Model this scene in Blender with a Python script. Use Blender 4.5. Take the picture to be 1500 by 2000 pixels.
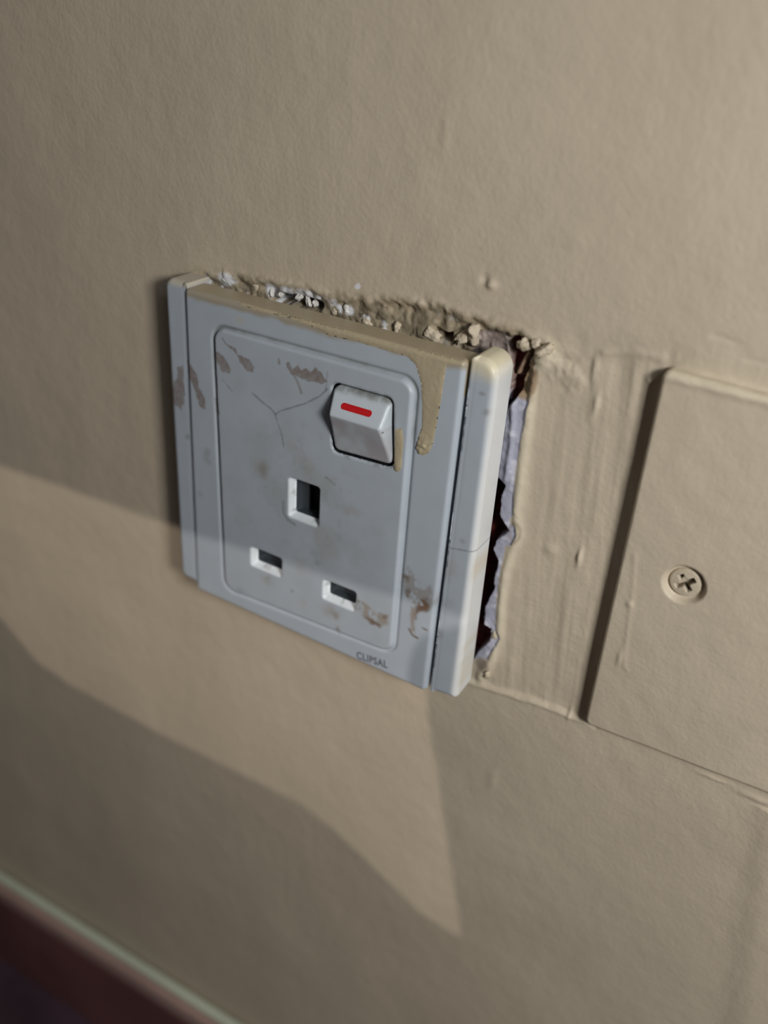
import bpy, bmesh, math
import numpy as np

for o in list(bpy.data.objects): bpy.data.objects.remove(o)
S = bpy.context.scene
COL = S.collection

# ------------------------------------------------------------------ camera, light, exposure
MM = 0.001
def rod(r):
    r = np.array(r, float); t = np.linalg.norm(r); k = r/(t+1e-12)
    K = np.array([[0,-k[2],k[1]],[k[2],0,-k[0]],[-k[1],k[0],0]])
    return np.eye(3)+np.sin(t)*K+(1-np.cos(t))*K@K
CAMR = rod((0.5012,0.4845,0.1898)) @ np.array([[1,0,0],[0,0,-1],[0,1,0.]])
CAMC = np.array([104.707,-169.573,123.798])          # millimetres
FPX = 1784.0
cam = bpy.data.cameras.new('camera'); camo = bpy.data.objects.new('camera', cam); COL.objects.link(camo)
from mathutils import Matrix, Vector
Mc = Matrix(((CAMR[0][0],-CAMR[1][0],-CAMR[2][0],CAMC[0]*MM),
             (CAMR[0][1],-CAMR[1][1],-CAMR[2][1],CAMC[1]*MM),
             (CAMR[0][2],-CAMR[1][2],-CAMR[2][2],CAMC[2]*MM),(0,0,0,1)))
camo.matrix_world = Mc
cam.sensor_fit = 'HORIZONTAL'; cam.sensor_width = 36; cam.lens = 36*FPX/1500
cam.clip_start = 0.005; cam.clip_end = 20
cam.dof.use_dof = True
cam.dof.focus_distance = float(CAMR[2] @ (np.array([42.,-8,22])-CAMC))*MM
cam.dof.aperture_fstop = 43/4.2 
S.camera = camo

S.view_settings.view_transform = 'Standard'; S.view_settings.look = 'None'
S.view_settings.gamma = 1; S.view_settings.use_curve_mapping = False
S.view_settings.exposure = 0.05

world = bpy.data.worlds.new('room_light'); S.world = world; world.use_nodes = True
world.node_tree.nodes['Background'].inputs[0].default_value = (1.0,0.90,0.88,1)
world.node_tree.nodes['Background'].inputs[1].default_value = 0.042

def look(o, loc, tgt):
    o.location = Vector(loc)*MM
    o.rotation_euler = (Vector(tgt)-Vector(loc)).to_track_quat('-Z','Y').to_euler()
def area(name, loc, tgt, sx, sy, power, color):
    l = bpy.data.lights.new(name,'AREA'); l.shape='RECTANGLE'; l.size=sx*MM; l.size_y=sy*MM
    l.energy=power; l.color=color
    o = bpy.data.objects.new(name,l); COL.objects.link(o); look(o,loc,tgt); return o
area('key_light', (325,-232,180), (60,0,10), 75,75, 1.13, (1.0,0.98,0.97))  # key light from the upper right, its source unseen
area('fill_light', (640,-480,620), (0,0,0), 300,300, 0.9, (0.86,0.93,1.0))  # added cool fill from the upper right, no window built
# added, unseen sharp lamp whose housing opening shapes the lit patch on the wall
LAMP = np.array([18.,-620.,412.])
pl = bpy.data.lights.new('added_gobo_light','POINT'); pl.energy = 5.0; pl.color=(1.0,0.89,0.82); pl.shadow_soft_size=0.00015
plo = bpy.data.objects.new('added_gobo_light',pl); COL.objects.link(plo); plo.location = Vector(LAMP)*MM

# ------------------------------------------------------------------ helpers
SO = np.array([0.,-9.97,0.]); SR = rod((-0.0109,0,-0.0215))     # socket frame (slightly pulled out of the wall on the right)
def unw(px,py,Y=0.):                 # pixel -> (x,z) on the wall-parallel plane y=Y, mm
    d = CAMR.T@np.array([(px-750)/FPX,(py-1000)/FPX,1.]); t=(Y-CAMC[1])/d[1]; q=CAMC+t*d
    return (q[0],q[2])
def uns(px,py,h=0.):                 # pixel -> (x,z) in the socket's own front plane
    d = SR.T@(CAMR.T@np.array([(px-750)/FPX,(py-1000)/FPX,1.])); c = SR.T@(CAMC-SO); t=(-h-c[1])/d[1]; q=c+t*d
    return (q[0],q[2])
def W(l,Y=0.): return np.array([unw(a,b,Y) for a,b in l])
def U(l,h=0.): return np.array([uns(a,b,h) for a,b in l])

def hsh(i,j,s):
    n = (i*374761393+j*668265263+s*974634777)&0xffffffff
    n = ((n^(n>>13))*1274126177)&0xffffffff
    return ((n^(n>>16))&0xffff)/65535.0
def vn(x,z,s=0):
    xi=np.floor(x).astype(np.int64); zi=np.floor(z).astype(np.int64); u=x-xi; v=z-zi
    u=u*u*(3-2*u); v=v*v*(3-2*v)
    return (hsh(xi,zi,s)*(1-u)+hsh(xi+1,zi,s)*u)*(1-v)+(hsh(xi,zi+1,s)*(1-u)+hsh(xi+1,zi+1,s)*u)*v
def fbm(x,z,sc,o=4,s=0):
    r=0;a=.5;t=0
    for k in range(o): r=r+a*vn(x/sc*2**k+17.3*k,z/sc*2**k+5.1*k,s+k); t+=a; a*=.5
    return r/t*2-1
def sm(a,b,x):
    t=np.clip((x-a)/(b-a),0,1); return t*t*(3-2*t)
def sd(P,X,Z):                       # signed distance to polygon (negative inside)
    P=np.asarray(P); d=np.full(X.shape,1e18); ins=np.zeros(X.shape,bool)
    for i in range(len(P)):
        a=P[i]; b=P[i-1]; e=b-a; wx=X-a[0]; wz=Z-a[1]
        t=np.clip((wx*e[0]+wz*e[1])/(e@e+1e-12),0,1)
        d=np.minimum(d,(wx-e[0]*t)**2+(wz-e[1]*t)**2)
        if abs(e[1])>1e-12:
            c=((a[1]>Z)!=(b[1]>Z))&(X<(b[0]-a[0])*(Z-a[1])/(b[1]-a[1])+a[0]); ins^=c
    d=np.sqrt(d); return np.where(ins,-d,d)
def sdl(P,X,Z):                      # distance to polyline
    P=np.asarray(P); d=np.full(X.shape,1e18)
    for i in range(len(P)-1):
        a=P[i];b=P[i+1];e=b-a;wx=X-a[0];wz=Z-a[1]
        t=np.clip((wx*e[0]+wz*e[1])/(e@e+1e-12),0,1)
        d=np.minimum(d,(wx-e[0]*t)**2+(wz-e[1]*t)**2)
    return np.sqrt(d)
def inset(P,r):
    P=np.asarray(P,float); n=len(P); A=0.5*sum(P[i-1][0]*P[i][1]-P[i][0]*P[i-1][1] for i in range(n)); s=1 if A>0 else -1
    out=[]
    for i in range(n):
        a,b,c=P[i-1],P[i],P[(i+1)%n]; rr=np.broadcast_to(r,(n,))
        def ln(p,q,w):
            d=(q-p)/np.linalg.norm(q-p); nn=s*np.array([-d[1],d[0]]); return p+nn*w,d
        p1,d1=ln(a,b,rr[i-1]); p2,d2=ln(b,c,rr[i]); M=np.array([d1,-d2]).T; t=np.linalg.solve(M,p2-p1); out.append(p1+d1*t[0])
    return np.array(out)
def rsd(P,r): Q=inset(P,r); return lambda X,Z: sd(Q,X,Z)-r
def mix(a,b,t):
    t=np.asarray(t)[...,None]; return a*(1-t)+np.asarray(b)*t
def s2l(*c): return np.array([((v/255+.055)/1.055)**2.4 if v>10 else v/255/12.92 for v in c])

def grid_mesh(name, xs, zs, sdf, hf, cf, depth, snap=0.75, skirt_col=None):
    """height-field sheet trimmed to sdf<0 with vertical side walls; y=-h, mm -> m"""
    X,Z=np.meshgrid(xs,zs); nz,nx=X.shape
    D=sdf(X,Z)
    dx=np.gradient(xs)[None,:]; dz=np.gradient(zs)[:,None]; st=np.minimum(dx,dz)*np.ones_like(X)
    e=0.02; gx=(sdf(X+e,Z)-sdf(X-e,Z))/(2*e); gz=(sdf(X,Z+e)-sdf(X,Z-e))/(2*e); g=np.hypot(gx,gz)+1e-9
    m=np.abs(D)<snap*st
    X=np.where(m,X-D*gx/g,X); Z=np.where(m,Z-D*gz/g,Z); keepv=(D<snap*st)
    H=hf(X,Z); C=cf(X,Z)
    kc=keepv[:-1,:-1]&keepv[1:,:-1]&keepv[:-1,1:]&keepv[1:,1:]
    idx=np.arange(nz*nx).reshape(nz,nx)
    q=np.stack([idx[:-1,:-1],idx[:-1,1:],idx[1:,1:],idx[1:,:-1]],-1)[kc]
    used=np.unique(q); rm=np.full(nz*nx,-1); rm[used]=np.arange(len(used)); q=rm[q]
    V=np.stack([X.ravel(),-H.ravel(),Z.ravel()],1)[used]; Cc=C.reshape(-1,3)[used]
    ed=np.concatenate([q[:,[0,1]],q[:,[1,2]],q[:,[2,3]],q[:,[3,0]]]); key=ed[:,0].astype(np.int64)*len(V)+ed[:,1]; rkey=ed[:,1].astype(np.int64)*len(V)+ed[:,0]
    b=ed[~np.isin(key,rkey)]
    n=len(V); k=len(b)
    t0=V[b[:,0]]; t1=V[b[:,1]]; yb=depth
    b0=t0.copy(); b1=t1.copy(); b0[:,1]=-yb; b1[:,1]=-yb
    SV=np.concatenate([t0,t1,b1,b0]); i=np.arange(k)
    sq=np.stack([n+k+i,n+i,n+3*k+i,n+2*k+i],1)
    V=np.concatenate([V,SV]); ca=Cc[b[:,0]]; cb=Cc[b[:,1]]
    if skirt_col is not None:
        ca=skirt_col(t0[:,0],t0[:,2]); cb=skirt_col(t1[:,0],t1[:,2])
    Cc=np.concatenate([Cc,ca,cb,cb,ca]); F=np.concatenate([q,sq])
    me=bpy.data.meshes.new(name); me.vertices.add(len(V)); me.vertices.foreach_set('co',(V*MM).ravel())
    me.loops.add(F.size); me.loops.foreach_set('vertex_index',F.ravel().astype(np.int32))
    me.polygons.add(len(F)); me.polygons.foreach_set('loop_start',np.arange(0,F.size,4,dtype=np.int32))
    sf=np.ones(len(F),bool); me.polygons.foreach_set('use_smooth',sf)
    me.update(calc_edges=True); me.validate()
    a=me.color_attributes.new('Col','FLOAT_COLOR','POINT'); cc=np.ones((len(V),4)); cc[:,:3]=np.clip(Cc,0,1); a.data.foreach_set('color',cc.ravel())
    return me
def ob(name, me, mat, parent=None, label=None):
    o=bpy.data.objects.new(name,me); COL.objects.link(o)
    if mat: me.materials.clear(); me.materials.append(mat)
    if parent: o.parent=parent
    if label: o['label']=label
    return o
def bmob(name,bm,mat,parent=None,smooth=True,label=None):
    bmesh.ops.recalc_face_normals(bm,faces=bm.faces)
    me=bpy.data.meshes.new(name); bm.to_mesh(me); bm.free()
    if smooth:
        for p in me.polygons: p.use_smooth=True
    return ob(name,me,mat,parent,label)

def material(name, color=None, rough=.5, spec=.5, bumps=(), var=0., varscale=300.):
    m=bpy.data.materials.new(name); m.use_nodes=True; nt=m.node_tree; N=nt.nodes; L=nt.links
    bs=N['Principled BSDF']; bs.inputs['Roughness'].default_value=rough; bs.inputs['Specular IOR Level'].default_value=spec
    tc=N.new('ShaderNodeTexCoord')
    if color is None:
        at=N.new('ShaderNodeAttribute'); at.attribute_name='Col'; src=at.outputs['Color']
    else:
        rg=N.new('ShaderNodeRGB'); rg.outputs[0].default_value=(*color,1); src=rg.outputs[0]
    if var>0:
        nz=N.new('ShaderNodeTexNoise'); nz.inputs['Scale'].default_value=varscale; nz.inputs['Detail'].default_value=5
        L.new(tc.outputs['Object'],nz.inputs['Vector'])
        mr=N.new('ShaderNodeMapRange'); mr.inputs[1].default_value=.3; mr.inputs[2].default_value=.7; mr.inputs[3].default_value=1-var; mr.inputs[4].default_value=1+var
        L.new(nz.outputs['Fac'],mr.inputs[0])
        vm=N.new('ShaderNodeVectorMath'); vm.operation='SCALE'; L.new(src,vm.inputs[0]); L.new(mr.outputs[0],vm.inputs['Scale']); src=vm.outputs[0]
    L.new(src,bs.inputs['Base Color'])
    prev=None
    for (sc,dist,det) in bumps:
        nz=N.new('ShaderNodeTexNoise'); nz.inputs['Scale'].default_value=sc; nz.inputs['Detail'].default_value=det
        L.new(tc.outputs['Object'],nz.inputs['Vector'])
        bp=N.new('ShaderNodeBump'); bp.inputs['Strength'].default_value=1; bp.inputs['Distance'].default_value=dist
        L.new(nz.outputs['Fac'],bp.inputs['Height'])
        if prev: L.new(prev.outputs[0],bp.inputs['Normal'])
        prev=bp
    if prev: L.new(prev.outputs[0],bs.inputs['Normal'])
    return m
def tag(o,label,cat,group=None):
    o['label']=label; o['category']=cat
    if group: o['group']=group

BEIGE=s2l(199,186,163); CREAM=s2l(222,212,186); WHITE=s2l(179,188,195); LAV=s2l(170,171,186); GREYPL=s2l(140,128,120)
RED=s2l(132,60,50); DARK=s2l(40,30,26); BROWN=s2l(120,98,82); BROWND=s2l(112,88,66); GREEN=s2l(122,126,118); CHALK=s2l(225,226,228)

M_wall=material('wall_paint',None,.55,.35,((900,.00009,2),(230,.00020,3),(45,.0005,2)),.05,25)
M_plast=material('white_plastic',None,.38,.45,((1500,.000012,2),),.03,120)
M_blank=material('painted_plate',None,.5,.4,((900,.00008,2),(200,.00022,3),(50,.0004,2)),.04,40)
M_dark=material('dark_inside',(0.006,0.007,0.008),.5,.3,((800,.0001,2),))
M_shut=material('shutter_plastic',(0.07,0.08,0.088),.35,.5,((800,.00005,2),))
M_red=material('red_ink',tuple(s2l(196,30,34)),.4,.4,(),.06,900)
M_ink=material('grey_ink',tuple(s2l(104,108,118)),.6,.3,(),.1,900)
M_paint=material('beige_drip_paint',None,.42,.4,((900,.00012,3),),.05,200)
M_chalk=material('plaster_crumb',tuple(s2l(215,212,205)),.8,.2,((1800,.0003,4),),.12,700)
M_crumb=material('painted_crumb',tuple(BEIGE),.6,.3,((1500,.0003,4),),.1,700)

# ------------------------------------------------------------------ the wall
def lines(lo,hi,a,b,fine,maxs,gr=1.12):
    L=list(np.arange(a,b+1e-6,fine)); s=fine; v=L[-1]
    while v<hi: s=min(s*gr,maxs); v+=s; L.append(v)
    s=fine; v=L[0]; P=[]
    while v>lo: s=min(s*gr,maxs); v-=s; P.append(v)
    return np.array(P[::-1]+L)
xs=lines(-430,330,-42,78,.32,2.5); zs=lines(-330,330,-31,71,.32,2.5)
patch=np.array([W([(1040,668)])[0],(62,66),W([(1290,700)])[0],(77,66),(77,-26.4),W([(1140,1406)])[0],W([(1040,1368)])[0],W([(925,1332)])[0],(30,-26),(30,60)])
deep=W([(1000,657),(1016,664),(1032,682),(1034,694),(1027,712),(1021,733),(1016,748),(1012,768),(1000,785),(984,800),(966,935),(981,953),(972,978),(971,1012),(981,1028),(989,1040),(967,1055),(957,1077),(970,1100),(959,1132),(960,1155),(942,1188),(942,1225),(956,1232),(952,1255),(934,1270),(920,1290)])
deep=np.vstack([deep,[(20,-18),(-28,-12),(-28,44),(22,46),(38,48)],W([(984,790),(992,745),(988,705),(988,672)])])
ledge=W([(1010,766),(1033,772),(1024,819),(1014,871),(1009,900),(1001,962),(1000,1007),(992,1022),(1004,1030),(1006,1050),(997,1066),(985,1070),(977,1112),(970,1150),(966,1200),(966,1226),(975,1250),(950,1290),(900,1290)])
ledge=np.vstack([ledge,[(30,-15),(30,45)]])
mauve=W([(928,648),(960,646),(990,655),(1020,662),(1040,690),(1033,770),(990,790),(940,730),(920,690)])
topband=np.vstack([W([(352,548),(385,536),(480,548),(560,562),(650,585),(750,590),(850,600),(930,628),(1000,650),(1055,675),(1046,705)]),[(46,40),(-30,40),(-38,52)]])
lip=W([(1040,700),(1036,775),(1026,850),(1016,930),(1007,1000),(1010,1045),(1000,1070),(985,1120),(976,1190),(974,1240),(960,1290),(935,1325)])
def wallmasks(X,Z):
    n1=fbm(X,Z,3.2,4,1); n2=fbm(X,Z,1.1,3,7)
    return n1,n2
def hwall(X,Z):
    n1,n2=wallmasks(X,Z)
    h=0.30*fbm(X,Z,38,2,3)+0.10*fbm(X,Z,9,3,4)
    # roughening close to the work
    near=np.exp(-np.maximum(sd(patch,X,Z),0)/9.)
    h=h+near*0.10*fbm(X,Z,3.0,3,9)
    dp=sd(patch,X,Z)+.35*n1
    inp=sm(.7+3*(Z>52),-.9-4*sm(48,58,Z),dp)
    strokes=0.30*fbm(X*1.0+.06*Z,Z*.085,2.6,3,11)+0.30*fbm(X,Z*.2,6,3,12)
    h=h*(1-.4*inp)+inp*(-.8+strokes*.8)
    h=h+0.22*np.exp(-((dp-.7)/.5)**2)*(Z<0)*sm(76,70,X)           # lit ledge line under the filled strip
    # raised clumps near the upper right corner of the socket
    c=W([(1075,695)])[0]; h=h+1.0*np.exp(-((X-c[0])**2+(Z-c[1])**2)/16.)*(.6+.6*n1)
    c=W([(1110,735)])[0]; h=h+1.0*np.exp(-((X-c[0])**2+(Z-c[1])**2)/16.)*(.5+n1)
    # rounded rim beside the gap
    dl=sdl(lip,X,Z); h=h+.7*np.exp(-(dl/1.15)**2)*(1+.25*n1)
    # crumbled band over the socket
    dt=sd(topband,X,Z)+.9*n1+.35*n2
    t=sm(.9,-1.6,dt); h=h*(1-t)+t*(-.9+1.0*n1+.4*n2)
    h=h+.5*np.exp(-((dt-1.3)/.9)**2)*(.5+n1)*(X>-30)
    # ridges, nibs
    for (px,py,a,rx,rz) in ((960,556,.8,1.0,.8),(947,545,-.5,.8,.8),(1130,1090,.8,.5,2.0),(1268,744,.7,.8,.8),(962,1524,.55,1.2,1.4),(1112,1395,.5,.5,1.5),(1072,1075,.4,1.4,1.6),(1163,790,.5,.5,2.2),(1160,720,.6,.7,2.5),(1480,1560,.5,3.,.8),(1395,1520,.5,2.,.5),(1370,735,.6,1.5,.6),(312,468,.25,.6,3),(870,262,.25,1,2),(1120,470,.25,3,1)):
        c=unw(px,py); h=h+a*np.exp(-((X-c[0])/rx)**2-((Z-c[1])/rz)**2)
    dk=sdl(W([(1395,656),(1415,660),(1440,672),(1452,700),(1500,712)]),X,Z); h=h-.22*np.exp(-(dk/.5)**2)
    dk=sdl(W([(1400,745),(1440,752),(1500,772)]),X,Z); h=h+.5*np.exp(-(dk/.7)**2)
    dk=sdl(W([(1178,690),(1172,720),(1160,760),(1150,820)]),X,Z); h=h+.18*np.exp(-(dk/.8)**2)
    dk=sdl(W([(1290,700),(1240,690),(1180,690)]),X,Z); h=h+.25*np.exp(-(dk/.9)**2)
    # wider raised coat right of the cover plate, down to the skirting
    s=W([(1497,1590),(1478,1700),(1452,1850),(1435,2000)]); xe=np.interp(-Z,-s[:,1],s[:,0]); h=h+.9*sm(-2.5,1.2,X-xe+.5*n1)*(Z<-30)
    # soft dent below, left
    # ledge, mauve plaster, deep cavity
    dm=sd(mauve,X,Z)+.5*n2; t=sm(.4,-.6,dm); h=h*(1-t)+t*(-1.9+.9*n1+.6*n2)
    dg=sd(ledge,X,Z)+.18*n2; t=sm(.15,-.25,dg); h=h*(1-t)+t*(-.75+.25*n1+.12*n2)
    dk=sdl(W([(1000,790),(996,870),(985,940)]),X,Z); h=h+.5*np.exp(-(dk/.6)**2)*t
    dd=sd(deep,X,Z)+.22*n2; t=sm(.25,-.35,dd); 
    h=h*(1-t)+t*(-5.5+1.5*n1)
    # tan sliver of plaster in the hole
    dk=sdl(W([(1003,735),(1014,712),(1024,694)]),X,Z); tt=sm(1.2,.3,dk); h=np.where(dd<.2,np.maximum(h,-9+6.5*tt),h)
    # dark breaks over the socket
    for (a,b) in (((532,580),(618,598)),((856,655),(872,661))):
        dk=sdl(W([a,b]),X,Z)+.4*n2; t=sm(1.4,.5,dk); h=h*(1-t)+t*(-9)
    return h
def cwall(X,Z):
    n1,n2=wallmasks(X,Z)
    C=np.ones(X.shape+(3,))*BEIGE*(1+.03*fbm(X,Z,45,3,20))[...,None]
    dl=sdl(lip,X,Z); C=mix(C,CREAM,.55*np.exp(-(dl/1.3)**2))
    c=W([(1075,690)])[0]; C=mix(C,CREAM,.6*np.exp(-((X-c[0])**2+(Z-c[1])**2)/12.))
    dt=sd(topband,X,Z)+.9*n1+.35*n2; t=sm(.6,-.6,dt)
    base=mix(np.ones(X.shape+(3,))*s2l(165,152,128),s2l(128,118,98),sm(-.3,.4,n1))
    w=sm(.25,.45,fbm(X,Z,2.2,3,33)); base=mix(base,CHALK,w*sm(25,5,X)*.9+w*.25)
    C=mix(C,base,t)
    dt2=np.exp(-((dt-.6)/1.6)**2); C=mix(C,s2l(150,136,110),.5*dt2*sm(-.5,.5,n2)*(Z>50))
    # chalk-white patches where the filler broke
    for (px,py,r) in ((440,546,2.0),(528,570,2.0),(560,572,2.),(590,580,2.4),(610,586,1.8),(677,606,1.3),(700,560,.6)):
        c=unw(px,py); C=mix(C,CHALK,sm(r,r*.5,np.hypot((X-c[0])*.7,Z-c[1])+.6*n2))
    C=mix(C,mix(np.ones(X.shape+(3,))*GREYPL,s2l(170,158,150),sm(-.2,.5,n2)),sm(.3,-.3,sd(mauve,X,Z)+.5*n2))
    C=mix(C,mix(np.ones(X.shape+(3,))*LAV,s2l(214,214,224),sm(.1,.6,n1)),sm(.15,-.15,sd(ledge,X,Z)+.18*n2))
    c=W([(1003,1042)])[0]; C=mix(C,s2l(120,96,72),.45*np.exp(-((np.hypot(X-c[0],(Z-c[1])*.6)-1.4)/.35)**2))
    c=W([(1022,745)])[0]; C=mix(C,s2l(160,138,110),sm(3.4,2.6,np.hypot((X-c[0]),(Z-c[1])*.7)+.3*n2))
    C=mix(C,mix(np.ones(X.shape+(3,))*RED,s2l(92,40,34),sm(-.3,.4,n1)),sm(.0,-.25,sd(deep,X,Z)+.22*n2))
    dk=sdl(W([(1003,735),(1014,712),(1024,694)]),X,Z); C=mix(C,s2l(150,125,105),sm(1.3,.9,dk))
    for (px,py,r) in ((940,1300,2.6),):
        c=unw(px,py); C=mix(C,s2l(150,138,124),sm(r,r*.4,np.hypot(X-c[0],Z-c[1])))
    return C
allv=lambda X,Z: np.full(X.shape,-10.)
wall=ob('wall_back',grid_mesh('wall_back',xs,zs,allv,hwall,cwall,-30),M_wall); wall['kind']='structure'
wall['label']='beige painted wall with a ragged hole beside the socket'

# ------------------------------------------------------------------ skirting and floor
def boxbm(bm,x0,x1,y0,y1,z0,z1):
    r=bmesh.ops.create_cube(bm,size=1); 
    for v in r['verts']: v.co=Vector(((x0+x1)/2+v.co.x*(x1-x0),(y0+y1)/2+v.co.y*(y1-y0),(z0+z1)/2+v.co.z*(z1-z0)))*MM
    return r['verts']
def bevel(bm,w,seg=3): bmesh.ops.bevel(bm,geom=list(bm.edges),offset=w*MM,segments=seg,profile=.5,affect='EDGES')
M_skirt=material('maroon_tile',tuple(s2l(112,74,72)),.45,.4,((60,.0006,3),),.25,14)
M_cap=material('pale_top_edge',tuple(s2l(200,208,186)),.5,.4,((200,.0003,3),),.06,30)
M_mauve=material('mauve_edge',tuple(s2l(170,142,132)),.5,.4,((200,.0003,3),),.08,30)
M_floor=material('floor_tile',tuple(s2l(74,56,66)),.5,.4,((90,.0006,3),),.6,18)
ZS=-241.; ZF=-305.
bm=bmesh.new(); boxbm(bm,-430,330,-7.6,-.9,ZF+.2,ZS-5.2); bevel(bm,.6)
sk=bmob('baseboard_back',bm,M_skirt,None,False); sk['kind']='structure'; sk['label']='dark maroon skirting tile with a pale top edge'
bm=bmesh.new(); boxbm(bm,-430,330,-4.8,-.9,ZS-5,ZS); bevel(bm,1.2); bmob('top_edge',bm,M_cap,sk,True,'pale greenish top edge')
bm=bmesh.new(); boxbm(bm,-430,330,-8.2,-4.7,ZS-10,ZS-1.6); bevel(bm,.7); bmob('edge_strip',bm,M_mauve,sk,True,'dull mauve strip under the pale edge')
bm=bmesh.new(); boxbm(bm,-430,330,-700,0,ZF-15,ZF); fl=bmob('floor',bm,M_floor,None,False); fl['kind']='structure'; fl['label']='dark purple red floor'

# ------------------------------------------------------------------ stains
def blob(C,X,Z,px,py,r,col,a=.6,asp=1.,ns=.5,seed=5):
    c=uns(px,py); d=np.hypot((X-c[0]),(Z-c[1])*asp)/r+ns*fbm(X,Z,1.6,4,seed)
    return mix(C,col,(a*.62 if r>1.3 else a)*sm(1.1,.05,d))
def smear(C,X,Z,pts,col,a=.85,soft=.18,ns=.35,seed=6):
    d=sd(U(pts),X,Z)+ns*fbm(X,Z,.9,3,seed)
    return mix(C,col,a*sm(soft,-soft,d)*(.8+.25*fbm(X,Z,.7,2,seed+3)))
def line(C,X,Z,pts,w,col,a=.6):
    d=sdl(U(pts),X,Z)+.12*fbm(X,Z,1.2,3,8); return mix(C,col,a*sm(w,w*.3,d))
def patchy(C,X,Z,pts,col,a=.8,thr=.0,sc=1.2,seed=14):
    d=sd(U(pts),X,Z)+.5*fbm(X,Z,1.5,3,seed); m=sm(.3,-.8,d)
    return mix(C,col,a*m*sm(thr-.15,thr+.25,fbm(X,Z,sc,4,seed+2)))
def stains(C,X,Z):
    g=fbm(X,Z,9,4,40)
    C=C*(1+.03*g)[...,None]
    C=smear(C,X,Z,[(343,718),(353,716),(354,745),(357,770),(355,790),(350,803),(335,790),(331,768),(335,750),(342,742)],BROWN,.75)
    C=smear(C,X,Z,[(362,704),(372,712),(385,733),(389,757),(401,780),(401,798),(392,797),(384,775),(377,752),(364,730)],BROWN)
    C=smear(C,X,Z,[(414,681),(430,688),(445,703),(453,722),(452,729),(435,724),(425,705)],BROWN,.8)
    C=smear(C,X,Z,[(450,674),(462,677),(468,692),(488,700),(500,715),(497,728),(486,724),(473,708),(462,688)],BROWN,.8)
    C=line(C,X,Z,[(436,660),(444,671),(455,680)],.35,BROWN,.6)
    C=smear(C,X,Z,[(545,696),(549,698),(551,712),(546,710)],BROWN,.7,.15,.15)
    C=smear(C,X,Z,[(561,708),(568,706),(574,720),(586,709),(591,722),(601,717),(612,726),(620,715),(632,728),(642,743),(630,748),(605,742),(588,735),(570,728)],BROWN,.85)
    C=line(C,X,Z,[(577,730),(586,748),(592,766)],.5,BROWN,.5)
    C=smear(C,X,Z,[(418,777),(428,784),(431,808),(421,806)],BROWN,.8)
    cr=s2l(100,104,108)
    C=line(C,X,Z,[(495,766),(515,784),(532,797),(541,808),(550,801),(575,794),(600,786),(628,772),(643,758)],.28,cr,.6)
    C=line(C,X,Z,[(540,806),(545,825),(552,842),(557,872)],.25,cr,.55)
    C=line(C,X,Z,[(436,740),(446,752),(456,763)],.25,cr,.5)
    C=line(C,X,Z,[(640,760),(643,725)],.18,cr,.4)
    C=line(C,X,Z,[(640,930),(650,938),(657,944)],.35,s2l(110,105,100),.6)
    C=line(C,X,Z,[(556,978),(556,1000),(566,1014),(578,1022)],.6,s2l(120,122,122),.6)
    tan=s2l(160,152,142); dk=s2l(120,110,102)
    for (px,py,r,col,a,asp) in ((515,916,2.2,dk,.8,.8),(510,910,3.5,tan,.6,1),(608,916,3.,tan,.8,.7),(585,890,2.5,tan,.5,1),(570,870,2,tan,.4,1),(645,935,2.,tan,.4,1),
        (682,992,4.,tan,.8,1.6),(740,1032,3.5,tan,.35,1.5),(640,1062,6.,tan,.4,.8),(620,1080,3.,dk,.25,1),(525,1134,2.6,tan,.8,1.2),(528,1128,1.2,dk,.5,1.2),(470,1150,2.,dk,.45,1.6),
        (650,1193,4.,tan,.8,1.4),(658,1198,2.,dk,.5,1.6),(574,1152,.7,dk,.6,1),(663,1230,1.0,dk,.6,.5),(595,1172,2,tan,.4,1),(405,886,1.7,dk,.55,.6),(408,902,1.4,dk,.4,1),
        (363,855,1.0,dk,.5,1),(390,966,1.8,dk,.35,1.4),(470,750,3,tan,.25,1),(625,470+170,1,tan,.3,1),(655,1150,2,dk,.3,1),(700,1085,3.5,tan,.3,.6),(560,845,5,tan,.25,.8),(475,1000,5,tan,.25,1),
        (597,1100,4,tan,.35,1),(623,1098,1.2,dk,.35,1),(512,615,3,tan,.5,2.),(470,625,2,s2l(190,180,150),.5,1.5),(940,772,1.2,dk,.6,2.),(948,808,1.,dk,.5,1.),(900,1060,1,dk,.35,1),(880,1110,3,tan,.5,.7),
        (857,1176,1.4,BROWND,.7,.6),(856,1238,1.5,BROWND,.6,.6),(875,1180,2,tan,.4,1),(868,1125,2,dk,.3,.7)):
        C=blob(C,X,Z,px,py,r,col,a,asp)
    C=patchy(C,X,Z,[(698,1165),(712,1168),(735,1190),(763,1196),(764,1218),(745,1222),(715,1205),(700,1192)],s2l(150,138,120),.75,-.3,1.4)
    C=patchy(C,X,Z,[(698,1160),(712,1176),(705,1180)],BROWND,.9,-.4)
    C=patchy(C,X,Z,[(712,1200),(725,1202),(750,1216),(746,1224),(728,1216)],BROWND,.9,-.35)
    C=patchy(C,X,Z,[(745,1192),(762,1200),(760,1210),(750,1206)],BROWND,.6,-.2)
    C=patchy(C,X,Z,[(783,1100),(800,1105),(815,1130),(826,1150),(842,1140),(848,1180),(838,1200),(822,1196),(790,1165),(780,1140)],s2l(146,138,128),.65,-.35,1.6,21)
    C=patchy(C,X,Z,[(782,1118),(800,1125),(806,1165),(792,1170)],dk,.8,.0,.9,25)
    C=patchy(C,X,Z,[(822,1168),(834,1166),(841,1174),(838,1198),(820,1196),(812,1210),(806,1200)],BROWND,.9,-.45,1.3,29)
    C=patchy(C,X,Z,[(802,1185),(812,1188),(812,1240),(802,1232),(798,1210)],s2l(150,134,118),.8,-.5,1.4,31)
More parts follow.
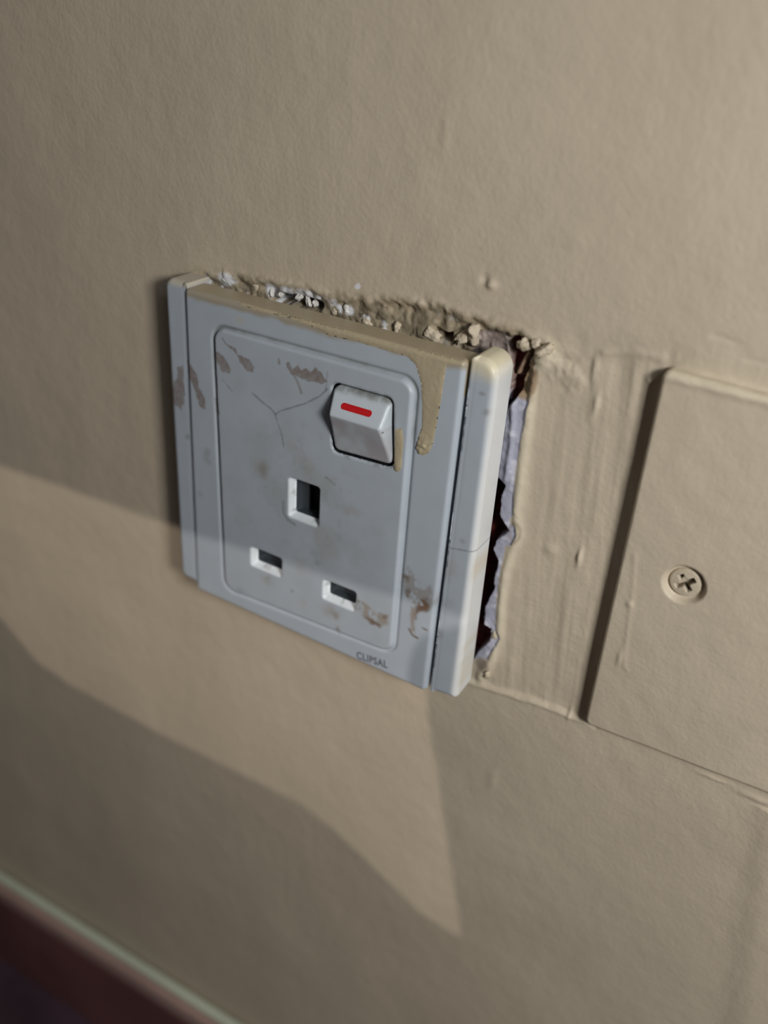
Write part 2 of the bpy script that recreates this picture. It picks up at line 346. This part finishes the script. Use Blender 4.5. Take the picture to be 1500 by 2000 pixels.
    C=line(C,X,Z,[(799,1228),(805,1240),(815,1246)],.5,BROWND,.8)
    C=line(C,X,Z,[(825,1226),(834,1231)],.4,BROWND,.7)
    return C

# ------------------------------------------------------------------ the socket
soc=bpy.data.objects.new('wall_socket',None); COL.objects.link(soc)
Ms=Matrix.Identity(4)
for i in range(3):
    for j in range(3): Ms[i][j]=SR[i][j]
    Ms[i][3]=SO[i]*MM
soc.matrix_world=Ms; soc.empty_display_size=.02
tag(soc,'grime-stained white switched wall socket with one red-marked rocker, gaping from the beige wall','socket')

plateP=U([(359,563),(909,708),(830,1352),(384,1151)])
panelP=U([(414,640),(808,747),(764,1277),(437,1150)],.8)
px0,pz0=plateP.min(0); px1,pz1=plateP.max(0)
sPlate=rsd(plateP,.9); sPanel=rsd(panelP,3.2); sPanelHole=rsd(inset(panelP,1.0),2.2)
def rnd(d,r,k=1.): # rounded edge height loss, d negative inside
    t=np.clip(1+d/r,0,1); return -k*r*(1-np.sqrt(np.maximum(1-t*t,0)))
drip=U([(300,400),(470,596),(500,606),(560,620),(592,632),(622,642),(640,654),(700,668),(760,686),(795,696),(812,712),(822,745),(825,790),(824,835),(816,862),(814,876),(819,886),(828,889),(838,884),(846,865),(854,825),(862,780),(867,745),(872,713),(905,712),(925,718),(945,690),(900,500)])
def hPlate(X,Z):
    h=rnd(sPlate(X,Z),1.05)
    h=h-.5*np.exp(-((sPanel(X,Z)-.45)/.45)**2)
    return h
def cPlate(X,Z):
    C=np.ones(X.shape+(3,))*WHITE
    C=stains(C,X,Z)
    d=sPlate(X,Z); top=Z-np.interp(X,[plateP[0][0],plateP[1][0]],[plateP[0][1],plateP[1][1]])
    C=mix(C,s2l(165,152,126),sm(-2.6,-1.2,top+.9*fbm(X,Z,5,3,50))*.85)
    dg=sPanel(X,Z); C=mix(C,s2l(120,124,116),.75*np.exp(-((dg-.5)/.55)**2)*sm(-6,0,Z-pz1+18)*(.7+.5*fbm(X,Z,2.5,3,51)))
    C=mix(C,s2l(120,118,124),.5*np.exp(-((dg-.4)/.3)**2)*(X<-20))  # soft shadow line along the panel's left edge, put into the colour
    return C
def skPlate(X,Z):
    t=(Z>pz1-8)*1.; C=np.ones(X.shape+(3,))*WHITE; return mix(C,s2l(176,163,136),np.where(np.abs(sPlate(X,Z))<3,t,0))
st=.3
def gl(a,b,s=st): return np.arange(a,b+s,s)
PX=gl(px0-.6,px1+.6); PZ=gl(pz0-.6,pz1+.6)
sP=lambda X,Z: np.maximum(sPlate(X,Z),-sPanelHole(X,Z))
ob('grid_plate',grid_mesh('grid_plate',PX,PZ,sP,hPlate,cPlate,-6.6,.75,skPlate),M_plast,soc)

# paint run over the plate
def hDrip(X,Z):
    d=sd(drip,X,Z); tip=uns(824,872); b=.35*np.exp(-((X-tip[0])**2+((Z-tip[1])*.7)**2)/3.)*(1+1.2*fbm(X,Z,.9,2,60))
    return hPlate(X,Z)+.13*(1-np.exp(-np.maximum(-d,0)/.35))+b+.03
def cBeige(X,Z): return np.ones(X.shape+(3,))*s2l(180,167,138)*(1+.06*fbm(X,Z,4,3,61))[...,None]
sD=lambda X,Z: np.maximum(sd(drip,X,Z)+.06*fbm(X,Z,1.2,2,62),sPlate(X,Z)+.05)
ob('paint_drip',grid_mesh('paint_drip',gl(px0,px1+.6,.2),gl(18,pz1+.6,.2),sD,hDrip,cBeige,-1.2),M_paint,soc,'beige paint run hanging from the top edge of the socket')

# side trims
def roundpoly(P,rs,n=10):
    out=[]; P=np.asarray(P,float)
    for i in range(len(P)):
        p,a,b=P[i],P[i-1],P[(i+1)%len(P)]; r=rs[i]; u=(a-p)/np.linalg.norm(a-p); v=(b-p)/np.linalg.norm(b-p)
        ang=math.acos(float(np.clip(u@v,-1,1))); t=r/math.tan(ang/2); c=p+(u+v)/np.linalg.norm(u+v)*r/math.sin(ang/2)
        s0=p+u*t; s1=p+v*t
        for k in range(n+1):
            m=s0*(1-k/n)+s1*k/n-c; out.append(c+m/np.linalg.norm(m)*r)
    return np.array(out)
def trim(name,P,outer,label,cfn):
    r=np.array([.4,1.9,1.9,1.9]) 
    RP=roundpoly(P,outer); s=lambda X,Z: sd(RP,X,Z)
    inner=P[[0,3]] 
    def hh(X,Z):
        d=s(X,Z); di=sdl(inner,X,Z)
        e=rnd(d,1.5); e2=rnd(-di,.15)
        w=sm(.4,1.6,di)
        return -.75+np.where(di<1.2,np.maximum(e*w,-2)+e2,e)
    a=P.min(0); b=P.max(0)
    return ob(name,grid_mesh(name,gl(a[0]-.6,b[0]+.6),gl(a[1]-.6,b[1]+.6),s,hh,cfn,-9.,.75,cfn),M_plast,soc,label)
inT=uns(916,698,.75); inB=uns(834,1356,.75)
wr=np.array([inT,(inT[0]+5.7,inT[1]-.4),(inB[0]+7.0,inB[1]+.6),inB])
def cR(X,Z):
    C=stains(np.ones(X.shape+(3,))*WHITE,X,Z)
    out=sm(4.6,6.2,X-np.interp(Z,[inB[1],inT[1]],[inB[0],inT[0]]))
    topc=sm(-6,-1.5,Z-inT[1]+.8*fbm(X,Z,4,3,70))
    C=mix(C,s2l(224,214,182),topc*.9)
    C=mix(C,s2l(232,233,229),out*.8)  # outer side lightened in the colour, standing in for grazing light
    C=mix(C,s2l(205,190,158),out*.6*sm(.1,.55,fbm(X*2,Z*.25,3,4,71)))
    C=line(C,X,Z,[(862,1071),(880,1074),(905,1078),(925,1084)],.25,s2l(110,112,116),.6)
    return C
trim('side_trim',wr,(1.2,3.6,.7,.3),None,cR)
ilT=uns(355,557,.75); ilB=uns(380,1145,.75)
wl=np.array([ilT,ilB,(ilB[0]-6.2,ilB[1]+.3),(ilT[0]-7.0,ilT[1]+.2)])
wl2=np.array([wl[0],wl[3],wl[2],wl[1]])
def cL(X,Z):
    C=stains(np.ones(X.shape+(3,))*WHITE,X,Z); return mix(C,s2l(200,188,160),.7*sm(-1.8,-.3,Z-ilT[1]))
trim('side_trim',wl2,(.3,2.2,2.2,.3),None,cL)

# socket face panel with slots and rocker opening
def rect(x0,x1,z0,z1): return np.array([(x0,z0),(x1,z0),(x1,z1),(x0,z1)])
def qslot(l): return U(l,.7)
slots=[qslot([(557,934),(626,946),(623,1028),(574,1018)]), qslot([(487,1068),(552,1090),(549,1128),(495,1110)]), qslot([(628,1129),(698,1156),(695,1193),(638,1176)])]
slots=[rect(a[:,0].min()*.5+np.sort(a[:,0])[1]*.5-.55,a[:,0].max()*.5+np.sort(a[:,0])[2]*.5,a[:,1].min()*.5+np.sort(a[:,1])[1]*.5,a[:,1].max()*.5+np.sort(a[:,1])[2]*.5) for a in slots]
CH=1.15
sOut=[rsd(a,1.0) for a in slots]; sIn=[rsd(inset(a,CH),.5) for a in slots]
rockH=U([(649,746),(768,779),(769,915),(648,882)],.7); sRock=rsd(rockH,1.7)
hx0,hx1=panelP[:,0].min(),panelP[:,0].max()
def hPanelB(X,Z): return .55+.45*sm(hx0,hx1,X)
def hPanel(X,Z):
    d=sPanel(X,Z); h=hPanelB(X,Z)*np.sqrt(np.maximum(1-np.clip(1+d/.85,0,1)**2,0))-.12
    for so,si in zip(sOut,sIn):
        a=so(X,Z); h=h-1.9*sm(0.05,-CH,a)**.9
    a=sRock(X,Z); h=h-.45*np.clip(1-a/.5,0,1)**2
    return h
def cPanel(X,Z):
    C=stains(np.ones(X.shape+(3,))*WHITE,X,Z)
    gr=sm(-.5,.6,fbm(X,Z,7,4,80)); c=uns(590,960); rr=np.exp(-(((X-c[0])/17)**2+((Z-c[1])/20)**2))
    C=mix(C,s2l(156,157,151),(.10+.38*rr)*gr)
    gr=sm(.15,.6,fbm(X,Z,2.2,4,82)); C=mix(C,s2l(128,122,112),.22*gr*rr)
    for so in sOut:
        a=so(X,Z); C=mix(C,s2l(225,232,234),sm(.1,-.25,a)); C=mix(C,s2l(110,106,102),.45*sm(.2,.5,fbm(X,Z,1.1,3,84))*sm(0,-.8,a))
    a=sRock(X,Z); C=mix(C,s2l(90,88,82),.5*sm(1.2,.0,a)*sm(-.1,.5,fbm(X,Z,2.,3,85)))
    return C
def skPanel(X,Z):
    C=np.ones(X.shape+(3,))*s2l(170,176,180)
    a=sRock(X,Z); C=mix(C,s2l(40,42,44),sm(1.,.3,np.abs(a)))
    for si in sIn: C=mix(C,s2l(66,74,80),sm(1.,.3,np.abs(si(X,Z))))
    return C
def sPan(X,Z):
    d=sPanel(X,Z)
    for si in sIn: d=np.maximum(d,-si(X,Z))
    return np.maximum(d,-sRock(X,Z))
a=panelP.min(0); b=panelP.max(0)
ob('socket_face',grid_mesh('socket_face',gl(a[0]-.6,b[0]+.6,.25),gl(a[1]-.6,b[1]+.6,.25),sPan,hPanel,cPanel,-4.5,.75,skPanel),M_plast,soc)
# dark inner body and slot shutters
bm=bmesh.new(); boxbm(bm,hx0+2,hx1-2,5.2,8.6,a[1]+7,b[1]-3); bevel(bm,.4); bmob('inner_body',bm,M_dark,soc,False,'black inside behind the pin slots')
for k,s_ in enumerate(slots):
    q=inset(s_,CH-.3); bm=bmesh.new()
    x0,x1,z0,z1=q[:,0].min(),q[:,0].max(),q[:,1].min(),q[:,1].max()
    if k==0: x1=x0+(x1-x0)*.3; boxbm(bm,x0,x1,3.6,5.1,z0,z1)
    else: boxbm(bm,x0,x1,3.9,5.1,z0,z0+(z1-z0)*.75)
    bevel(bm,.25); bmob('shutter',bm,M_shut,soc,False)

# small paint run on the face
drip2=U([(771,838),(785,836),(788,860),(784,915),(778,922),(770,918),(768,900),(771,870)],.9)
def hD2(X,Z):
    c=uns(776,908,.9); return hPanel(X,Z)+.05+.14*(1-np.exp(-np.maximum(-sd(drip2,X,Z),0)/.3))+.2*np.exp(-((X-c[0])**2+((Z-c[1])*.6)**2)/1.)
d2a=drip2.min(0); d2b=drip2.max(0)
sD2=lambda X,Z: np.maximum(rsd(drip2,.3)(X,Z),-sRock(X,Z)+.1)
ob('paint_drip',grid_mesh('paint_drip',gl(d2a[0]-.5,d2b[0]+.5,.2),gl(d2a[1]-.5,d2b[1]+.5,.2),sD2,hD2,cBeige,.3),M_paint,soc,'small beige paint run beside the rocker switch')

# rocker switch
ri=inset(rockH,.45); rx0,rx1=ri[:,0].min()+.1,ri[:,0].max()-.1; rz0,rz1=ri[:,1].min()+.1,ri[:,1].max()-.1
RZ=rz0+(rz1-rz0)*.64; RHH=4.4
sR=rsd(ri,1.5)
def prof(Z): 
    up=.7+(RHH-.7)*np.clip((rz1-Z)/(rz1-RZ),0,1); lo=.5+(RHH-.5)*np.clip((Z-rz0)/(RZ-rz0),0,1)**1.25
    k=.18; return -k*np.log(np.exp(-up/k)+np.exp(-lo/k))
def hR(X,Z): return prof(Z)+rnd(sR(X,Z),.8)
def cRk(X,Z):
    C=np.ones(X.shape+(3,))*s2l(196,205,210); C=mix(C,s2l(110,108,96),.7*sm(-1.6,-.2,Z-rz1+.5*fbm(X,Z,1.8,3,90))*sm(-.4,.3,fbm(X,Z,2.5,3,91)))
    C=mix(C,s2l(168,160,160),.7*sm(RZ+.1,RZ-.5,Z)*sm(-.8,.3,fbm(X,Z,5,3,92))); return C  # down-facing half below the ridge toned darker, shade put into the colour
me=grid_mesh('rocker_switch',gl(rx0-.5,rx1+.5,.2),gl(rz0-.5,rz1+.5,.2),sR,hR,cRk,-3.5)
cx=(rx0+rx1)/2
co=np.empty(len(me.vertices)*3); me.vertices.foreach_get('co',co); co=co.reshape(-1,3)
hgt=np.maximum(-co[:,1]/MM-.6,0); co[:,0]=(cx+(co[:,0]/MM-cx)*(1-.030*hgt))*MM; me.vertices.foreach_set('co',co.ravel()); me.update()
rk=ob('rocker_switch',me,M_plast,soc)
# red bar, sunk on the sloping upper face
pa=uns(671,793,2.9); pb=uns(721,808,2.9); zm=(pa[1]+pb[1])/2
bm=bmesh.new(); bar_r=.62; xa=min(pa[0],pb[0]); xb=max(pa[0],pb[0]); vs=[]
ring=[(xb+bar_r*math.cos(t),bar_r*math.sin(t)) for t in np.linspace(-math.pi/2,math.pi/2,9)]+[(xa-bar_r*math.cos(t),-bar_r*math.sin(t)) for t in np.linspace(-math.pi/2,math.pi/2,9)]
def rp(x,z,e): return Vector((x,-(float(prof(np.array([z]))[0])+e),z))*MM
top=[bm.verts.new(rp(x,zm+z,.07)) for x,z in ring]; bot=[bm.verts.new(rp(x,zm+z,-.3)) for x,z in ring]
bm.faces.new(top); 
for i in range(len(ring)): bm.faces.new((top[i],top[i-1],bot[i-1],bot[i]))
bmob('red_mark',bm,M_red,rk,False,'red bar mark')

# lettering
tx=bpy.data.curves.new('lettering','FONT'); tx.body='CLIPSAL'; tx.size=1.0; tx.extrude=.02; tx.offset=.03; tx.space_character=1.12
to=bpy.data.objects.new('t',tx); COL.objects.link(to); bpy.context.view_layer.update()
me=bpy.data.meshes.new_from_object(to.evaluated_get(bpy.context.evaluated_depsgraph_get())); bpy.data.objects.remove(to)
xsn=[v.co.x for v in me.vertices]; ysn=[v.co.y for v in me.vertices]; a0=np.array(uns(697,1286)); a1=np.array(uns(757,1306)); up=np.array(uns(697,1271))-a0
sc=np.linalg.norm(a1-a0)/(max(xsn)-min(xsn)); sy=np.linalg.norm(up)/(max(ysn)-min(ysn)); dd=(a1-a0)/np.linalg.norm(a1-a0); nn=np.array([-dd[1],dd[0]])
for v in me.vertices:
    q=a0+dd*(v.co.x-min(xsn))*sc+nn*(v.co.y-min(ysn))*sy*.95; v.co=Vector((q[0],-.02-v.co.z*1.,q[1]))*MM
ob('lettering',me,M_ink,soc,'small grey printed lettering')

# ------------------------------------------------------------------ blank cover plate
YB=-2.7
bl=bpy.data.objects.new('cover_plate',None); COL.objects.link(bl); bl.location=(0,YB*MM,0); bl.empty_display_size=.02
tag(bl,'beige painted-over blank cover plate held by one cross-head screw, right of the socket','cover plate')
TL=np.array(unw(1296,722,YB)); BL=np.array(unw(1141,1414,YB)); bt=np.array(unw(1500,1552,YB)); tp=np.array(unw(1500,776,YB))
db=(bt-BL)/np.linalg.norm(bt-BL); dt_=(tp-TL)/np.linalg.norm(tp-TL)
bP=np.array([TL,BL,BL+db*86,TL+dt_*86]); sB=rsd(bP,1.6)
SC=np.array(unw(1336,1143,YB))
def hB(X,Z):
    h=rnd(sB(X,Z),.8)+.08*fbm(X,Z,14,3,101)
    d=np.hypot(X-SC[0],Z-SC[1])+.12*fbm(X,Z,2,2,102)
    h=h-1.5*sm(4.55,3.6,d)
    r=W([(1240,1085),(1236,1150),(1226,1230),(1218,1300),(1225,1308)],YB); dk=sdl(r,X,Z); h=h+.13*np.exp(-(dk/.55)**2)
    c=unw(1229,1180,YB); h=h+.3*np.exp(-((X-c[0])**2+(Z-c[1])**2)/.6)
    c=unw(1210,1285,YB); h=h+.3*np.exp(-((X-c[0])**2/.3+(Z-c[1])**2/4))
    top=Z-np.interp(X,[bP[0][0],bP[3][0]],[bP[0][1],bP[3][1]]); h=h+.5*np.exp(-((top+1.0+.4*fbm(X,Z,4,3,103))/.8)**2)*(.6+.5*fbm(X,Z,5,3,104))
    return h
def cB(X,Z):
    C=np.ones(X.shape+(3,))*BEIGE*(1+.03*fbm(X,Z,30,3,105))[...,None]
    top=Z-np.interp(X,[bP[0][0],bP[3][0]],[bP[0][1],bP[3][1]]); C=mix(C,CREAM,.35*sm(-2.2,-.8,top+.7*fbm(X,Z,4,3,106)))
    c=W([(1368,737)])[0]
    return C
a=bP.min(0); b=bP.max(0)
ob('plate',grid_mesh('plate',lines(a[0]-.5,b[0]+.5,a[0]-.5,115,.3,1.5),gl(a[1]-.6,b[1]+.6,.35),lambda X,Z: np.maximum(sB(X,Z),3.15-np.hypot(X-SC[0],Z-SC[1])),hB,cB,-3.8),M_blank,bl)
def sS(X,Z): return np.hypot(X-SC[0],Z-SC[1])-3.35
def hS(X,Z):
    x=X-SC[0]; z=Z-SC[1]; t=math.radians(38); u=x*math.cos(t)+z*math.sin(t); v=-x*math.sin(t)+z*math.cos(t)
    cr=np.minimum(np.maximum(np.abs(u)-2.15,np.abs(v)-.56-.25*np.maximum(0,1-np.abs(u))),np.maximum(np.abs(v)-2.0,np.abs(u)-.56-.25*np.maximum(0,1-np.abs(v))))
    r=np.hypot(x,z)
    return -.75-.10*(r/3.3)**2*3+rnd(r-3.35,.5)-2.2*sm(.05,-.12,cr)
def cS(X,Z):
    x=X-SC[0]; z=Z-SC[1]; t=math.radians(38); u=x*math.cos(t)+z*math.sin(t); v=-x*math.sin(t)+z*math.cos(t)
    cr=np.minimum(np.maximum(np.abs(u)-2.15,np.abs(v)-.56-.25*np.maximum(0,1-np.abs(u))),np.maximum(np.abs(v)-2.0,np.abs(u)-.56-.25*np.maximum(0,1-np.abs(v))))
    C=np.ones(X.shape+(3,))*s2l(196,184,160)*(1+.05*fbm(X,Z,2,3,108))[...,None]
    return mix(C,s2l(58,44,32),.95*sm(.06,-.12,cr))  # cross recess darkened in the colour, standing in for its shade
ob('screw',grid_mesh('screw',gl(SC[0]-3.7,SC[0]+3.7,.12),gl(SC[1]-3.7,SC[1]+3.7,.12),sS,hS,cS,-3.),M_blank,bl,'painted cross-head screw')

# ------------------------------------------------------------------ crumbs lodged on the broken edge
rng=np.random.default_rng(5)
def crumb(px,py,h,r,mat,lab=None):
    bm=bmesh.new(); bmesh.ops.create_icosphere(bm,subdivisions=3,radius=r*.78*MM)
    s=rng.uniform(.55,1.0,3); s[0]*=1.5; sd_=rng.uniform(0,50)
    for v in bm.verts:
        n=v.co.normalized(); k=1+.75*float(fbm(np.array([n.x*1.5+sd_]),np.array([n.y*1.3+n.z*1.6+py]),1.,3,3)[0])
        v.co=Vector((v.co.x*s[0]*k,v.co.y*s[1]*k,v.co.z*s[2]*k))
    r_=r; x,z=unw(px,py,-h)
    o=bmob('plaster_crumb',bm,mat,wall,True,lab); o.location=Vector((x,-h,z))*MM; o.rotation_euler=tuple(rng.uniform(0,3,3))
for (px,py,h,r,m) in ((677,606,-1,1.1,0),(530,572,-1.5,1.4,0),(548,575,-1.6,1.1,0),(585,580,-1.5,1.5,0),(602,586,-1.5,1.4,0),(616,592,-2,1.1,0),(440,546,-.8,1.0,0),(500,560,-1,1.2,1),
    (925,650,-.3,2.6,1),(905,655,-.9,2.2,1),(842,652,-1.2,2.2,1),(780,640,-1.6,1.9,1),(1025,670,-.6,1.8,1),(1063,683,1.2,2.0,1),(1048,672,.3,1.2,1),
    (968,1240,-.8,1.1,1),(952,1318,.3,1.6,1),(655,606,-1.6,1.4,1),(720,628,-1.6,1.5,1)):
    crumb(px,py,h,r,(M_chalk,M_crumb)[m])

# ------------------------------------------------------------------ torch housing (added, unseen behind the camera) whose opening shapes the lit patch
DM=70.
axis=np.array([0.,0,0])-LAMP; axis/=np.linalg.norm(axis)
ux=np.cross(axis,[0,0,1.]); ux/=np.linalg.norm(ux); uz=np.cross(ux,axis)
def tomask(x,y,z):
    d=np.array([x,y,z])-LAMP; t=DM/(d@axis); q=LAMP+d*t; r=q-(LAMP+axis*DM); return (r@ux,r@uz)
def mw(px,py): x,z=unw(px,py); return tomask(x,0,z)
def ms(px,py):
    x,z=uns(px,py); q=SR@np.array([x,0,z])+SO; return tomask(*q)
hole=[mw(-500,745),mw(0,908),mw(335,1025),ms(352,1036),ms(500,1078),ms(720,1150),ms(930,1213),ms(900,1224),ms(872,1232),ms(840,1240),ms(820,1250),ms(808,1275),ms(801,1300),ms(799,1320),mw(838,1400),mw(905,1838),mw(880,1828),mw(820,1788),mw(740,1710),mw(650,1625),mw(590,1578),mw(500,1532),mw(300,1430),mw(130,1338),mw(65,1292),mw(0,1212),mw(-300,960)]
cu=bpy.data.curves.new('m','CURVE'); cu.dimensions='2D'; cu.fill_mode='BOTH'; cu.extrude=.0008
for pts in ([(-32,-32),(32,-32),(32,32),(-32,32)],hole):
    sp=cu.splines.new('POLY'); sp.points.add(len(pts)-1)
    for i,(u_,v_) in enumerate(pts): sp.points[i].co=(u_*MM,v_*MM,0,1)
    sp.use_cyclic_u=True
co_=bpy.data.objects.new('m',cu); COL.objects.link(co_); bpy.context.view_layer.update()
me=bpy.data.meshes.new_from_object(co_.evaluated_get(bpy.context.evaluated_depsgraph_get())); bpy.data.objects.remove(co_)
lamp=bpy.data.objects.new('gobo',None); COL.objects.link(lamp); tag(lamp,'added unseen black torch with a cut front opening, behind the camera','gobo')
M_black=material('black_metal',(0.02,0.02,0.02),.5,.4,((300,.0001,2),))
Rm=Matrix(((ux[0],uz[0],-axis[0],0),(ux[1],uz[1],-axis[1],0),(ux[2],uz[2],-axis[2],0),(0,0,0,1)))
lamp.matrix_world=Matrix.Translation(Vector(LAMP)*MM)@Rm
fo=ob('front_plate',me,M_black,lamp); fo.location=(0,0,-DM*MM)
bm=bmesh.new()
for (x0,x1,y0,y1,z0,z1) in ((-33,-31,-33,33,-DM-.5,30),(31,33,-33,33,-DM-.5,30),(-31,31,-33,-31,-DM-.5,30),(-31,31,31,33,-DM-.5,30),(-31,31,-31,31,28,30)): boxbm(bm,x0,x1,y0,y1,z0,z1)
bmob('housing',bm,M_black,lamp,False)
